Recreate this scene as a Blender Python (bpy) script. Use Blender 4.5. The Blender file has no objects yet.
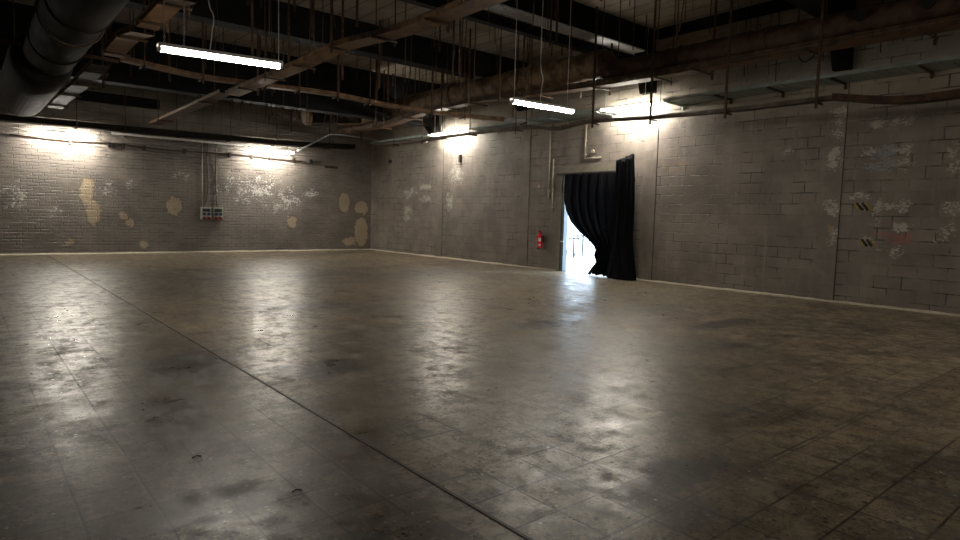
import bpy, math, random
from mathutils import Vector
sc = bpy.context.scene
COL = sc.collection
rnd = random.Random(7)
XR, YB, ZC = 13.3, 23.2, 6.15      # right wall, back wall, ceiling underside

# ------------------------------------------------------------------ node helpers
class N:
    def __init__(s, name):
        s.m = bpy.data.materials.new(name); s.m.use_nodes = True
        s.t = s.m.node_tree; s.t.nodes.clear()
        s.out = s.t.nodes.new('ShaderNodeOutputMaterial')
        s.co = s.t.nodes.new('ShaderNodeTexCoord').outputs['Object']
    def node(s, ty, **kw):
        n = s.t.nodes.new(ty)
        for k, v in kw.items(): setattr(n, k, v)
        return n
    def put(s, sock, v):
        if isinstance(v, bpy.types.NodeSocket): s.t.links.new(v, sock)
        elif v is not None: sock.default_value = v
    def math(s, op, a, b=None, c=None, clamp=False):
        n = s.node('ShaderNodeMath', operation=op, use_clamp=clamp)
        s.put(n.inputs[0], a); s.put(n.inputs[1], b)
        if c is not None: s.put(n.inputs[2], c)
        return n.outputs[0]
    def sep(s, v):
        n = s.node('ShaderNodeSeparateXYZ'); s.put(n.inputs[0], v); return n.outputs
    def comb(s, x, y, z=0.0):
        n = s.node('ShaderNodeCombineXYZ')
        for i, v in enumerate((x, y, z)): s.put(n.inputs[i], v)
        return n.outputs[0]
    def scale(s, v, k):
        n = s.node('ShaderNodeVectorMath', operation='MULTIPLY'); s.put(n.inputs[0], v); n.inputs[1].default_value = k
        return n.outputs[0]
    def add(s, v, w):
        n = s.node('ShaderNodeVectorMath', operation='ADD'); s.put(n.inputs[0], v); s.put(n.inputs[1], w)
        return n.outputs[0]
    def noise(s, v, sc_, detail=4, rough=.55, dist=0., color=False):
        n = s.node('ShaderNodeTexNoise'); s.put(n.inputs['Vector'], v)
        n.inputs['Scale'].default_value = sc_; n.inputs['Detail'].default_value = detail
        n.inputs['Roughness'].default_value = rough; n.inputs['Distortion'].default_value = dist
        return n.outputs['Color' if color else 'Fac']
    def vor(s, v, sc_, feat='F1', out='Distance'):
        n = s.node('ShaderNodeTexVoronoi', feature=feat); s.put(n.inputs['Vector'], v); n.inputs['Scale'].default_value = sc_
        return n.outputs[out]
    def ramp(s, v, a, b, lo=0., hi=1.):
        n = s.node('ShaderNodeMapRange', interpolation_type='SMOOTHSTEP'); s.put(n.inputs[0], v)
        n.inputs[1].default_value = a; n.inputs[2].default_value = b
        n.inputs[3].default_value = lo; n.inputs[4].default_value = hi
        return n.outputs[0]
    def mix(s, f, a, b):
        n = s.node('ShaderNodeMix', data_type='RGBA'); s.put(n.inputs[0], f)
        for i, v in ((6, a), (7, b)):
            s.put(n.inputs[i], v if isinstance(v, bpy.types.NodeSocket) else (*v, 1.))
        return n.outputs[2]
    def brick(s, v, w, h, mortar, off=.5, smooth=.1, bias=0.):
        n = s.node('ShaderNodeTexBrick', offset=off); s.put(n.inputs['Vector'], v)
        n.inputs['Color1'].default_value = (0, 0, 0, 1); n.inputs['Color2'].default_value = (1, 1, 1, 1)
        n.inputs['Mortar'].default_value = (.5, .5, .5, 1); n.inputs['Scale'].default_value = 1
        n.inputs['Mortar Size'].default_value = mortar; n.inputs['Mortar Smooth'].default_value = smooth
        n.inputs['Bias'].default_value = bias
        n.inputs['Brick Width'].default_value = w; n.inputs['Row Height'].default_value = h
        return n.outputs['Color'], n.outputs['Fac']
    def blob(s, u, v, cu, cv, ru, rv):
        """1 at the centre of an ellipse, 0 at its rim and beyond (negative outside)."""
        a = s.math('MULTIPLY', s.math('SUBTRACT', u, cu), 1/ru); b = s.math('MULTIPLY', s.math('SUBTRACT', v, cv), 1/rv)
        return s.math('SUBTRACT', 1., s.math('SQRT', s.math('ADD', s.math('MULTIPLY', a, a), s.math('MULTIPLY', b, b))))
    def blobs(s, u, v, lst):
        r = None
        for q in lst:
            b = s.blob(u, v, *q); r = b if r is None else s.math('MAXIMUM', r, b)
        return r
    def bsdf(s, color, rough=.6, metal=0., bump=None, bs=.3, bd=.01, spec=.5, **kw):
        p = s.node('ShaderNodeBsdfPrincipled')
        s.put(p.inputs['Base Color'], color if isinstance(color, bpy.types.NodeSocket) else (*color, 1.))
        s.put(p.inputs['Roughness'], rough); s.put(p.inputs['Metallic'], metal)
        s.put(p.inputs['Specular IOR Level'], spec)
        if bump is not None:
            b = s.node('ShaderNodeBump'); b.inputs['Strength'].default_value = bs; b.inputs['Distance'].default_value = bd
            s.put(b.inputs['Height'], bump); s.t.links.new(b.outputs[0], p.inputs['Normal'])
        for k, v in kw.items(): s.put(p.inputs[k], v)
        s.t.links.new(p.outputs[0], s.out.inputs[0])
        return p

def metal_mat(name, c1, c2, rough=.5, metal=.6, sc_=6., spec=.5):
    n = N(name); f = n.noise(n.co, sc_, 6, .65)
    c = n.mix(n.ramp(f, .38, .62), c1, c2)
    n.bsdf(c, n.ramp(f, .3, .7, rough-.1, rough+.15), metal, bump=f, bs=.15, bd=.004, spec=spec); return n.m

# ------------------------------------------------------------------ surfaces
def floor_mat():
    n = N('worn_terrazzo'); x, y, z = n.sep(n.co)
    v = n.comb(x, y, 0.)
    big = n.noise(v, .35, 5, .6, .4); mid = n.noise(v, 1.5, 6, .65, .6); fine = n.noise(v, 9., 5, .7)
    grit = n.noise(v, 45., 3, .7)
    base = n.mix(n.ramp(mid, .3, .7), (.145, .110, .067), (.34, .265, .165))
    base = n.mix(n.ramp(big, .50, .64, 0, .8), base, (.060, .053, .045))
    base = n.mix(n.ramp(big, .32, .42, .5, 0), base, (.29, .235, .165))
    # cooler, greyer bay on the near left of the steel joint
    left = n.math('MULTIPLY', n.ramp(x, 1.98, 2.0, 1, 0), .55)
    base = n.mix(left, base, (.074, .060, .043))
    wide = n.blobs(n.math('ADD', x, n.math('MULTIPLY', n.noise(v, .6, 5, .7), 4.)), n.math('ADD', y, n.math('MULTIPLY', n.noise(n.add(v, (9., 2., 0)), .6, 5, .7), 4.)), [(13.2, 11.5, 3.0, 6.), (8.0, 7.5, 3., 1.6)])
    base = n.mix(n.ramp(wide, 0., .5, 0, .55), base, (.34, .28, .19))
    # each tile a little different
    off = n.comb(n.math('ADD', x, -2.0+.32*20), n.math('ADD', y, -1.14+.32*20), 0.)
    tc, tf = n.brick(off, .32, .32, .0075, 0., .25)
    tcv = n.sep(tc)[0]
    base = n.mix(n.math('MULTIPLY', tcv, .16), base, (.05, .046, .04))
    # big dirty scuffs and dark blotches
    dark = n.noise(n.scale(v, (.7, 1.6, 1)), 1.1, 9, .74, .9)
    base = n.mix(n.ramp(dark, .54, .64, 0, .8), base, (.032, .026, .019))
    dark2 = n.noise(n.scale(v, (1.3, .8, 1)), 2.3, 9, .76, .4)
    base = n.mix(n.ramp(dark2, .50, .60, 0, .62), base, (.060, .050, .038))
    lite = n.noise(n.add(v, (7., 3., 0)), 1.7, 9, .76, .5)
    base = n.mix(n.ramp(lite, .55, .66, 0, .6), base, (.36, .305, .225))
    base = n.mix(n.ramp(fine, .58, .75, 0, .45), base, (.33, .29, .22))
    base = n.mix(n.ramp(grit, .52, .66, 0, .5), base, (.035, .033, .03))
    # aggregate chips
    vw = n.add(v, n.scale(n.noise(v, 30., 3, color=True), (.02, .02, 0)))
    chip = n.vor(vw, 26.); chipc = n.sep(n.vor(vw, 26., out='Color'))
    ch2 = n.vor(vw, 55.); ch2c = n.sep(n.vor(vw, 55., out='Color'))
    d2 = n.math('MULTIPLY', n.ramp(ch2, .42, .30, 0, 1), n.ramp(ch2c[0], .60, .62))
    base = n.mix(n.math('MULTIPLY', d2, .85), base, (.03, .028, .025))
    d3 = n.math('MULTIPLY', n.ramp(ch2, .42, .30, 0, 1), n.ramp(ch2c[1], .82, .84))
    base = n.mix(n.math('MULTIPLY', d3, .6), base, (.36, .32, .26))
    cl = n.ramp(n.noise(v, 5.5, 6, .78), .47, .57)
    base = n.mix(n.math('MULTIPLY', cl, .5), base, (.050, .042, .031))
    c2 = n.ramp(n.noise(n.add(v, (3., 9., 0)), 4., 7, .8), .52, .60)
    base = n.mix(n.math('MULTIPLY', c2, .45), base, (.36, .30, .215))
    dk = n.math('MULTIPLY', n.ramp(chip, .42, .28, 0, 1), n.ramp(chipc[0], .78, .80))
    base = n.mix(n.math('MULTIPLY', dk, .85), base, (.018, .017, .016))
    lt = n.math('MULTIPLY', n.ramp(chip, .30, .2, 0, 1), n.ramp(chipc[1], .955, .96))
    base = n.mix(n.math('MULTIPLY', lt, .8), base, (.5, .47, .40))
    # tile joints: only visible where not filled in
    vis = n.ramp(n.noise(v, .8, 3, .6), .40, .54, .22, .95)
    jl = n.math('MULTIPLY', tf, vis)
    jcol = n.mix(n.ramp(n.noise(v, .55, 2), .56, .64), (.028, .021, .013), (.24, .19, .13))
    base = n.mix(jl, base, jcol)
    # stronger construction joints every slab
    def line(c, c0, w, soft): return n.ramp(n.math('ABSOLUTE', n.math('SUBTRACT', c, c0)), w, w+soft, 1, 0)
    slab = None
    for c0, w, ax in ((2.42, .004, 'y'), (9.46, .006, 'y'), (4.45, .003, 'y'), (1.74, .002, 'y'), (7.75, .004, 'y'), (15.5, .008, 'y'),
                      (1.04, .002, 'x'), (.72, .002, 'x')):
        wob = n.math('ADD', y if ax == 'y' else x, n.math('MULTIPLY', n.math('SUBTRACT', n.noise(v, 3., 3), .5), .02))
        l = line(wob, c0, w, .006); slab = l if slab is None else n.math('MAXIMUM', slab, l)
    base = n.mix(n.math('MULTIPLY', slab, n.ramp(mid, .3, .5, .35, .85)), base, (.042, .032, .020))
    # dark oil stains and one pale filled tile
    wv = n.add(v, n.scale(n.noise(v, 3., 5, .7, color=True), (.5, .5, 0)))
    wx, wy, _ = n.sep(wv)
    st = n.blobs(wx, wy, [(3.45, 2.25, .55, .20), (2.9, 5.75, .7, .35), (4.6, 9.6, .8, .4), (6.6, 6.4, .7, .3), (1.95, 6.6, .5, .7), (1.2, 3.45, .4, .25), (9.0, 5.0, 1.2, .25), (1.0, 2.6, .8, .35), (6.0, 14.5, 2.2, .7)])
    base = n.mix(n.ramp(n.math('ADD', st, n.math('MULTIPLY', n.math('SUBTRACT', fine, .5), 1.6)), 0., .3, 0, .7), base, (.026, .024, .021))
    pale = n.math('MULTIPLY', n.math('MULTIPLY', n.ramp(x, 3.93, 3.95), n.ramp(x, 4.22, 4.24, 1, 0)), n.math('MULTIPLY', n.ramp(y, 2.74, 2.76), n.ramp(y, 3.03, 3.05, 1, 0)))
    base = n.mix(n.math('MULTIPLY', pale, n.ramp(fine, .42, .5, 0, .8)), base, (.45, .40, .30))
    strip = n.blobs(wx, wy, [(1.95+.2, 2.2+.25, .10, 1.0)])
    base = n.mix(n.math('MULTIPLY', n.ramp(strip, .0, .4, 0, .6), n.ramp(fine, .4, .6)), base, (.34, .30, .23))
    rough = n.math('ADD', n.ramp(mid, .3, .7, .25, .35), n.ramp(fine, .4, .7, 0., .06))
    rough = n.math('ADD', rough, n.ramp(grit, .5, .7, 0, .07))
    rough = n.math('ADD', rough, n.ramp(dark2, .48, .60, 0., .12))
    rough = n.math('ADD', rough, n.math('MULTIPLY', cl, .10))
    h = n.math('SUBTRACT', n.math('ADD', n.math('MULTIPLY', fine, .25), n.math('MULTIPLY', grit, .12)), n.math('MULTIPLY', n.math('MAXIMUM', jl, slab), .15))
    h = n.math('ADD', h, n.math('MULTIPLY', tcv, .06))
    n.bsdf(base, rough, 0., bump=h, bs=.22, bd=.008, spec=.44); return n.m

def specks(n, u, v, lst, uv, sc_=5., lo=.58):
    """flaked paint: broken specks inside soft ellipses"""
    w = n.sep(n.add(uv, n.scale(n.noise(uv, 3., 5, .7, color=True), (.4, .4, 0))))
    b = n.blobs(w[0], w[1], [(a+.2, c+.2, d*1.25, e*1.25) for a, c, d, e in lst])
    f = n.math('ADD', n.math('MULTIPLY', n.noise(n.scale(uv, (1, 1.6, 1)), sc_*2.6, 5, .68), .6), n.math('MULTIPLY', n.noise(uv, sc_*.7, 3, .6), .4))
    return n.ramp(n.math('ADD', f, n.ramp(b, -.5, 1., -.20, .07)), lo, lo+.03)

def wall_right_mat():
    n = N('painted_concrete_block'); x, y, z = n.sep(n.co)
    uv = n.comb(y, z, 0.)
    wv = n.add(uv, n.scale(n.noise(uv, 4., 3, .6, color=True), (.035, .024, 0)))
    tc, tf = n.brick(n.add(wv, (20.1, 3.0, 0)), .46, .225, .013, .5, .35)
    tcv = n.sep(tc)[0]
    mid = n.noise(uv, 1.2, 5, .6); fine = n.noise(uv, 14., 5, .7); big = n.noise(uv, .3, 4)
    paint = n.mix(n.ramp(mid, .3, .7), (.190, .163, .141), (.298, .258, .222))
    paint = n.mix(n.math('MULTIPLY', tcv, .30), paint, (.125, .110, .095))
    paint = n.mix(n.ramp(n.noise(n.scale(uv, (3.5, .5, 1)), 1.2, 5, .65), .5, .7, 0, .45), paint, (.33, .295, .25))
    paint = n.mix(n.ramp(fine, .55, .75, 0, .3), paint, (.34, .31, .27))
    bare = n.mix(n.ramp(mid, .3, .7), (.25, .222, .182), (.36, .32, .265))
    bare = n.mix(n.math('MULTIPLY', tcv, .25), bare, (.19, .17, .14))
    edge = n.math('ADD', z, n.math('MULTIPLY', n.math('SUBTRACT', n.noise(n.comb(y, 0., 0.), 1.3, 3), .5), .35))
    base = n.mix(n.ramp(edge, 3.88, 3.96), paint, bare)
    # column strips every bay are cast concrete without block joints
    colm = None
    for c0 in (5.13, 9.4, 13.9, 18.3):
        m = n.ramp(n.math('ABSOLUTE', n.math('SUBTRACT', y, c0)), .19, .20, 1, 0); colm = m if colm is None else n.math('MAXIMUM', colm, m)
    jvis = n.ramp(n.noise(uv, 1.7, 4, .7), .44, .62, .05, 1.)
    jl = n.math('MULTIPLY', n.math('MULTIPLY', tf, jvis), n.math('SUBTRACT', 1., colm))
    base = n.mix(n.math('MULTIPLY', jl, .8), base, (.035, .030, .026))
    white = specks(n, y, z, [(5.1, 3.62, .2, .25), (5.1, 3.3, .2, .18), (5.08, 2.85, .22, .35), (5.06, 1.9, .2, .3), (5.05, 1.3, .2, .25), (4.42, 3.48, .25, .12), (4.05, 3.48, .25, .12),
        (4.5, 2.93, .2, .14), (3.93, 2.93, .2, .14), (3.93, 2.66, .22, .14), (3.2, 2.88, .14, .16), (3.16, 2.6, .14, .2), (3.18, 1.85, .2, .25), (3.18, 1.4, .18, .3), (4.58, 2.06, .22, .13), (4.27, 1.8, .14, .3),
        (3.95, 1.88, .35, .16), (3.87, 1.5, .22, .14), (3.98, 1.08, .28, .10), (4.4, 1.25, .25, .12), (5.99, 3.05, .15, .12),
        (20.2, 2.35, .7, .3), (19.2, 2.55, .6, .2), (19.2, 2.1, .6, .2), (20.4, 1.6, .4, .5), (17.7, 2.0, .3, .5), (17.4, 2.9, .5, .5)], uv, 7., .52)
    base = n.mix(n.math('MULTIPLY', white, .85), base, (.50, .48, .42))
    blue = specks(n, y, z, [(4.22, 2.92, .32, .16), (4.3, 2.66, .4, .15)], uv, 6., .50)
    base = n.mix(n.math('MULTIPLY', blue, .6), base, (.30, .34, .36))
    red = specks(n, y, z, [(3.88, 1.30, .26, .15), (4.15, 1.36, .2, .08)], uv, 9., .50)
    base = n.mix(n.math('MULTIPLY', red, .55), base, (.50, .14, .12))
    och = specks(n, y, z, [(5.12, 1.45, .15, .15), (8.78, 2.80, .12, .10), (8.5, 2.9, .12, .08)], uv, 8., .54)
    base = n.mix(n.math('MULTIPLY', och, .6), base, (.42, .28, .14))
    h = n.math('ADD', n.math('MULTIPLY', jl, -1.), n.math('ADD', n.math('MULTIPLY', fine, .5), n.math('MULTIPLY', tcv, .35)))
    n.bsdf(base, n.ramp(fine, .3, .7, .42, .62), 0., bump=h, bs=.8, bd=.02, spec=.4); return n.m

def wall_back_mat():
    n = N('painted_brick'); x, y, z = n.sep(n.co)
    uv = n.comb(x, z, 0.)
    wv = n.add(uv, n.scale(n.noise(uv, 4., 3, .6, color=True), (.07, .035, 0)))
    tc, tf = n.brick(n.add(wv, (20., 3., 0)), .30, .10, .016, .5, .6)
    tcv = n.sep(tc)[0]
    mid = n.noise(uv, 1.1, 5, .6); fine = n.noise(uv, 12., 5, .7)
    base = n.mix(n.ramp(mid, .3, .7), (.145, .127, .110), (.24, .210, .180))
    base = n.mix(n.math('MULTIPLY', tcv, .25), base, (.10, .094, .088))
    jvis = n.ramp(n.noise(n.scale(uv, (.6, 3., 1)), 2.2, 5, .75), .42, .6, .05, 1.)
    jl = n.math('MULTIPLY', tf, jvis)
    base = n.mix(n.math('MULTIPLY', jl, .7), base, (.045, .04, .036))
    bare = n.mix(n.ramp(mid, .3, .7), (.15, .13, .10), (.24, .21, .165))
    bt, bf = n.brick(n.add(wv, (20., 3., 0)), .62, .30, .018, 0., .3)
    bare = n.mix(n.math('MULTIPLY', bf, n.ramp(n.noise(uv, 1.5, 3), .35, .6, .2, .8)), bare, (.09, .08, .065))
    base = n.mix(n.ramp(z, 4.16, 4.2), base, bare)
    white = specks(n, x, z, [(3.7, 2.1, .4, .4), (4.3, 2.25, .3, .3), (5.8, 2.65, .5, .35), (7.6, 2.5, .5, .7), (7.9, 1.9, .6, .5), (7.0, 2.3, .3, .9), (8.6, 2.3, 1.3, 1.0), (9.6, 1.9, 1.2, .9), (10.6, 2.3, .5, .5), (1.3, 1.8, .6, .7), (2.2, 1.3, .4, .4)], uv, 5.5, .568)
    base = n.mix(n.math('MULTIPLY', white, .9), base, (.55, .53, .50))
    # bare plaster where the paint is gone
    wp = n.add(uv, n.scale(n.noise(uv, 3.5, 5, .7, color=True), (.50, .50, 0)))
    u, v, _ = n.sep(wp)
    o = .25
    pl = n.blobs(u, v, [(a+o, b+o, c*.86, d*.9) for a, b, c, d in [(3.12, 1.95, .24, .60), (3.27, 1.30, .24, .46), (4.12, 1.25, .14, .20), (4.30, 1.0, .20, .17), (5.66, 1.6, .34, .40),
        (2.64, .37, .17, .12), (4.68, .30, .20, .18), (9.85, 1.10, .24, .28), (12.05, 1.95, .34, .48), (12.85, 1.75, .42, .36), (12.85, .75, .42, .75), (12.3, .35, .4, .22)]])
    rim = n.ramp(pl, -.15, .10); base = n.mix(n.math('MULTIPLY', rim, .5), base, (.13, .095, .06))
    base = n.mix(n.ramp(pl, .10, .15), base, n.mix(n.ramp(mid, .3, .7), (.34, .27, .18), (.44, .36, .25)))
    h = n.math('ADD', n.math('MULTIPLY', jl, -1.), n.math('ADD', n.math('MULTIPLY', fine, .5), n.math('MULTIPLY', tcv, .35)))
    n.bsdf(base, n.ramp(fine, .3, .7, .34, .55), 0., bump=h, bs=.9, bd=.02, spec=.5); return n.m

def plank_mat():
    n = N('concrete_plank_ceiling'); x, y, z = n.sep(n.co)
    v = n.comb(x, y, 0.)
    tc, tf = n.brick(n.comb(n.math('ADD', y, 30.), n.math('ADD', x, 30.), 0.), 60., .5, .016, 0., .3)
    f = n.noise(n.scale(v, (1, .4, 1)), 1.4, 6, .7); fine = n.noise(v, 10., 5)
    c = n.mix(n.ramp(f, .3, .7), (.17, .147, .115), (.31, .27, .215))
    c = n.mix(n.math('MULTIPLY', n.sep(tc)[0], .2), c, (.2, .17, .14))
    c = n.mix(n.math('MULTIPLY', tf, .85), c, (.05, .042, .035))
    n.bsdf(c, .85, 0., bump=n.math('SUBTRACT', fine, tf), bs=.4, bd=.01, spec=.2); return n.m

def simple(name, c, rough=.6, metal=0., spec=.5, **kw):
    n = N(name); f = n.noise(n.co, 8., 4)
    col = n.mix(n.ramp(f, .3, .7), tuple(v*.85 for v in c), tuple(min(1, v*1.12) for v in c))
    n.bsdf(col, rough, metal, spec=spec, **kw); return n.m

def perf_mat(name, c1, c2, metal=.5, rough=.5, hole=.03):
    """sheet steel with punched slots that one can look through"""
    n = N(name); x, y, z = n.sep(n.co); f = n.noise(n.co, 5., 6, .65)
    c = n.mix(n.ramp(f, .38, .62), c1, c2)
    p = n.bsdf(c, rough, metal)
    s1 = n.math('ABSOLUTE', n.math('SUBTRACT', n.math('FRACT', n.math('MULTIPLY', n.math('ADD', x, y), 1/hole)), .5))
    s2 = n.math('ABSOLUTE', n.math('SUBTRACT', n.math('FRACT', n.math('MULTIPLY', z, 1/(hole*1.0))), .5))
    m = n.math('MULTIPLY', n.math('LESS_THAN', s1, .26), n.math('LESS_THAN', s2, .26))
    t = n.node('ShaderNodeBsdfTransparent'); mx = n.node('ShaderNodeMixShader')
    n.put(mx.inputs[0], m); n.t.links.new(p.outputs[0], mx.inputs[1]); n.t.links.new(t.outputs[0], mx.inputs[2])
    n.t.links.new(mx.outputs[0], n.out.inputs[0]); return n.m

def emis(name, c, s):
    n = N(name); e = n.node('ShaderNodeEmission'); e.inputs[0].default_value = (*c, 1); e.inputs[1].default_value = s
    n.t.links.new(e.outputs[0], n.out.inputs[0]); return n.m

M = dict(
    floor=floor_mat(), wall_r=wall_right_mat(), wall_b=wall_back_mat(), planks=plank_mat(),
    beam=metal_mat('black_steel', (.006, .006, .007), (.013, .012, .012), .8, 0., 3., .12),
    farmat=metal_mat('sooty_steel', (.006, .005, .004), (.018, .013, .010), .75, 0., 6., .2), rustmid=metal_mat('brown_sheet', (.060, .028, .012), (.135, .070, .030), .65, .1, 5.),
    rustmidperf=perf_mat('brown_perforated_sheet', (.045, .022, .011), (.11, .060, .028), .1, .65, .036),
    rust=metal_mat('rusty_sheet', (.095, .044, .016), (.21, .120, .050), .6, .1, 5.),
    rustdark=metal_mat('dark_rusty_steel', (.030, .016, .009), (.085, .045, .022), .7, .1, 7., .3),
    rustperf=perf_mat('rusty_perforated_sheet', (.10, .046, .018), (.24, .135, .058), .1, .6, .036),
    darkperf=perf_mat('dark_perforated_sheet', (.05, .034, .024), (.11, .085, .065), .3, .6, .036),
    galv=metal_mat('galvanised_steel', (.40, .42, .43), (.62, .64, .65), .42, .45, 9.),
    green=metal_mat('grey_green_sheet', (.20, .24, .225), (.30, .345, .32), .45, .35, 3.),
    duct=metal_mat('dusty_duct_wrap', (.008, .006, .0045), (.020, .015, .011), .85, 0., 4., .12),
    wrap=metal_mat('rusty_duct_wrap', (.060, .036, .019), (.20, .13, .070), .65, .1, 3.5, .3), nearwrap=metal_mat('dark_red_duct_wrap', (.028, .014, .009), (.075, .042, .024), .7, 0., 3.5, .3),
    white=simple('lamp_housing_white', (.75, .74, .72), .4),
    conduit=simple('pale_conduit', (.50, .45, .36), .5),
    tube=emis('lit_tube_diffuser', (1., .92, .80), 120.), walltube=emis('lit_wall_tube_diffuser', (1., .93, .81), 340.),
    red=simple('extinguisher_red', (.62, .012, .012), .28, 0.),
    redmark=simple('faded_red_print', (.55, .12, .09), .6), whitelab=simple('white_label', (.50, .46, .42), .5),
    black=simple('black_plastic', (.012, .012, .013), .45), blue=simple('blue_plastic', (.02, .04, .12), .4),
    socketred=simple('red_plastic', (.16, .018, .018), .4), boxgrey=simple('grey_socket_box', (.40, .42, .36), .5),
    mortar=simple('pale_mortar', (.42, .37, .28), .8), jamb=simple('blue_grey_door_paint', (.14, .18, .20), .4),
    lintel=simple('cast_concrete', (.27, .24, .19), .8), steel=simple('steel_joint', (.035, .024, .014), .5, .4),
    out_floor=simple('pale_outdoor_paving', (.75, .76, .78), .6), out_wall=simple('white_render', (.85, .86, .88), .7),
    wood=simple('dark_table_wood', (.05, .045, .04), .6), yellow=simple('yellow_film', (.36, .27, .04), .5),
    glass=None)
n = N('clear_glass'); n.bsdf((.9, .95, 1.), .02, 0., **{'Transmission Weight': 1., 'IOR': 1.45}); M['glass'] = n.m
n = N('black_molton_cloth'); f = n.noise(n.scale(n.co, (1, 1, .3)), 30., 3)
p = n.bsdf(n.mix(f, (.003, .003, .004), (.008, .009, .012)), .9, 0., bump=f, bs=.2, bd=.003, spec=.1)
tr = n.node('ShaderNodeBsdfTranslucent'); tr.inputs[0].default_value = (.10, .26, .40, 1)
mx = n.node('ShaderNodeMixShader'); mx.inputs[0].default_value = .035
n.t.links.new(p.outputs[0], mx.inputs[1]); n.t.links.new(tr.outputs[0], mx.inputs[2]); n.t.links.new(mx.outputs[0], n.out.inputs[0]); M['cloth'] = n.m

# ------------------------------------------------------------------ mesh builder
class G:
    def __init__(s): s.v = []; s.f = []; s.sm = []
    def face_add(s, vs, fs, smooth=False):
        b = len(s.v); s.v += [Vector(q) for q in vs]
        for q in fs: s.f.append([b+i for i in q]); s.sm.append(smooth)
        return s
    def box(s, x0, y0, z0, x1, y1, z1):
        x0, x1 = sorted((x0, x1)); y0, y1 = sorted((y0, y1)); z0, z1 = sorted((z0, z1))
        return s.face_add([(x0, y0, z0), (x1, y0, z0), (x1, y1, z0), (x0, y1, z0), (x0, y0, z1), (x1, y0, z1), (x1, y1, z1), (x0, y1, z1)],
            [(0, 3, 2, 1), (4, 5, 6, 7), (0, 1, 5, 4), (1, 2, 6, 5), (2, 3, 7, 6), (3, 0, 4, 7)])
    def prism(s, poly, axis, a, b):
        """poly in the two other axes, extruded along axis from a to b"""
        def mk(p, t): q = list(p); q.insert(axis, t); return tuple(q)
        k = len(poly); vs = [mk(p, a) for p in poly]+[mk(p, b) for p in poly]
        return s.face_add(vs, [tuple(range(k))[::-1], tuple(range(k, 2*k))]+[(i, (i+1) % k, k+(i+1) % k, k+i) for i in range(k)])
    def tube(s, pts, r, n=8, rs=None, caps=True):
        pts = [Vector(p) for p in pts]; vs = []; k = len(pts)
        up = None
        for i, p in enumerate(pts):
            t = (pts[min(i+1, k-1)]-pts[max(i-1, 0)]).normalized()
            if up is None: up = Vector((0, 0, 1)) if abs(t.z) < .9 else Vector((1, 0, 0))
            a = t.cross(up).normalized(); b = a.cross(t).normalized(); up = b
            rr = rs[i] if rs else r
            vs += [p+(a*math.cos(j*2*math.pi/n)+b*math.sin(j*2*math.pi/n))*rr for j in range(n)]
        fs = [(i*n+j, i*n+(j+1) % n, (i+1)*n+(j+1) % n, (i+1)*n+j) for i in range(k-1) for j in range(n)]
        s.face_add(vs, fs, True)
        if caps:
            b = len(s.v)-len(vs); s.f.append([b+j for j in range(n)][::-1]); s.sm.append(False)
            s.f.append([b+(k-1)*n+j for j in range(n)]); s.sm.append(False)
        return s
    def ring(s, c, ax, R, r, n=12, m=5):
        """torus about axis ax"""
        vs = []
        for i in range(n):
            a = i*2*math.pi/n
            for j in range(m):
                b = j*2*math.pi/m; q = [(R+r*math.cos(b))*math.cos(a), (R+r*math.cos(b))*math.sin(a)]; q.insert(ax, r*math.sin(b))
                vs.append(Vector(c)+Vector(q))
        return s.face_add(vs, [(i*m+j, ((i+1) % n)*m+j, ((i+1) % n)*m+(j+1) % m, i*m+(j+1) % m) for i in range(n) for j in range(m)], True)
    def grid(s, fn, nu, nv, smooth=True, close_u=False):
        vs = [fn(i/nu, j/nv) for j in range(nv+1) for i in range(nu+(0 if close_u else 1))]
        w = nu+(0 if close_u else 1)
        fs = [(j*w+i, j*w+(i+1) % w, (j+1)*w+(i+1) % w, (j+1)*w+i) for j in range(nv) for i in range(nu)]
        return s.face_add(vs, fs, smooth)
    def build(s, name, mat, parent=None):
        me = bpy.data.meshes.new(name); o = bpy.data.objects.new(name, me); COL.objects.link(o)
        off = Vector((0, 0, 0)); q = parent
        while q is not None: off += q.location; q = q.parent
        me.from_pydata([tuple(v-off) for v in s.v], [], s.f); me.validate()
        if len(me.polygons) == len(s.sm): me.polygons.foreach_set('use_smooth', s.sm)
        if mat: me.materials.append(M[mat] if isinstance(mat, str) else mat)
        if parent: o.parent = parent
        me.update(); return o
def thing(name, loc, label, cat, group=None):
    o = bpy.data.objects.new(name, None); COL.objects.link(o); o.location = loc; o.empty_display_size = .1
    o['label'] = label; o['category'] = cat
    if group: o['group'] = group
    return o
def tag(o, label, cat, group=None):
    o['label'] = label; o['category'] = cat
    if group: o['group'] = group
    return o
def struct(o): o['kind'] = 'structure'; return o
def solidify(o, t, off=0.):
    m = o.modifiers.new('thickness', 'SOLIDIFY'); m.thickness = t; m.offset = off
def copy_tree(o, parent=None):
    c = o.copy(); COL.objects.link(c)
    if parent: c.parent = parent
    for ch in list(o.children): copy_tree(ch, c)
    return c

# ------------------------------------------------------------------ room shell
X0, Y0 = -7.0, -5.0
struct(G().box(X0-.3, Y0-.3, -.3, XR+.3, YB+.3, 0).build('floor', 'floor'))
struct(G().box(X0-.3, Y0-.3, ZC, XR+.3, YB+.3, ZC+.3).build('ceiling', 'planks'))
struct(G().box(X0, YB, 0, XR, YB+.3, ZC).build('wall_back', 'wall_b'))
struct(G().box(X0-.3, Y0-.3, 0, X0, YB+.3, ZC).build('wall_left', 'wall_r'))
struct(G().box(X0, Y0-.3, 0, XR, Y0, ZC).build('wall_front', 'wall_r'))
D0, D1, DH = 10.15, 12.36, 2.80     # doorway in the right wall
g = G(); g.box(XR, Y0-.3, 0, XR+.3, D0, ZC); g.box(XR, D1, 0, XR+.3, YB+.3, ZC); g.box(XR, D0, DH, XR+.3, D1, ZC)
struct(g.build('wall_right', 'wall_r'))
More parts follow.
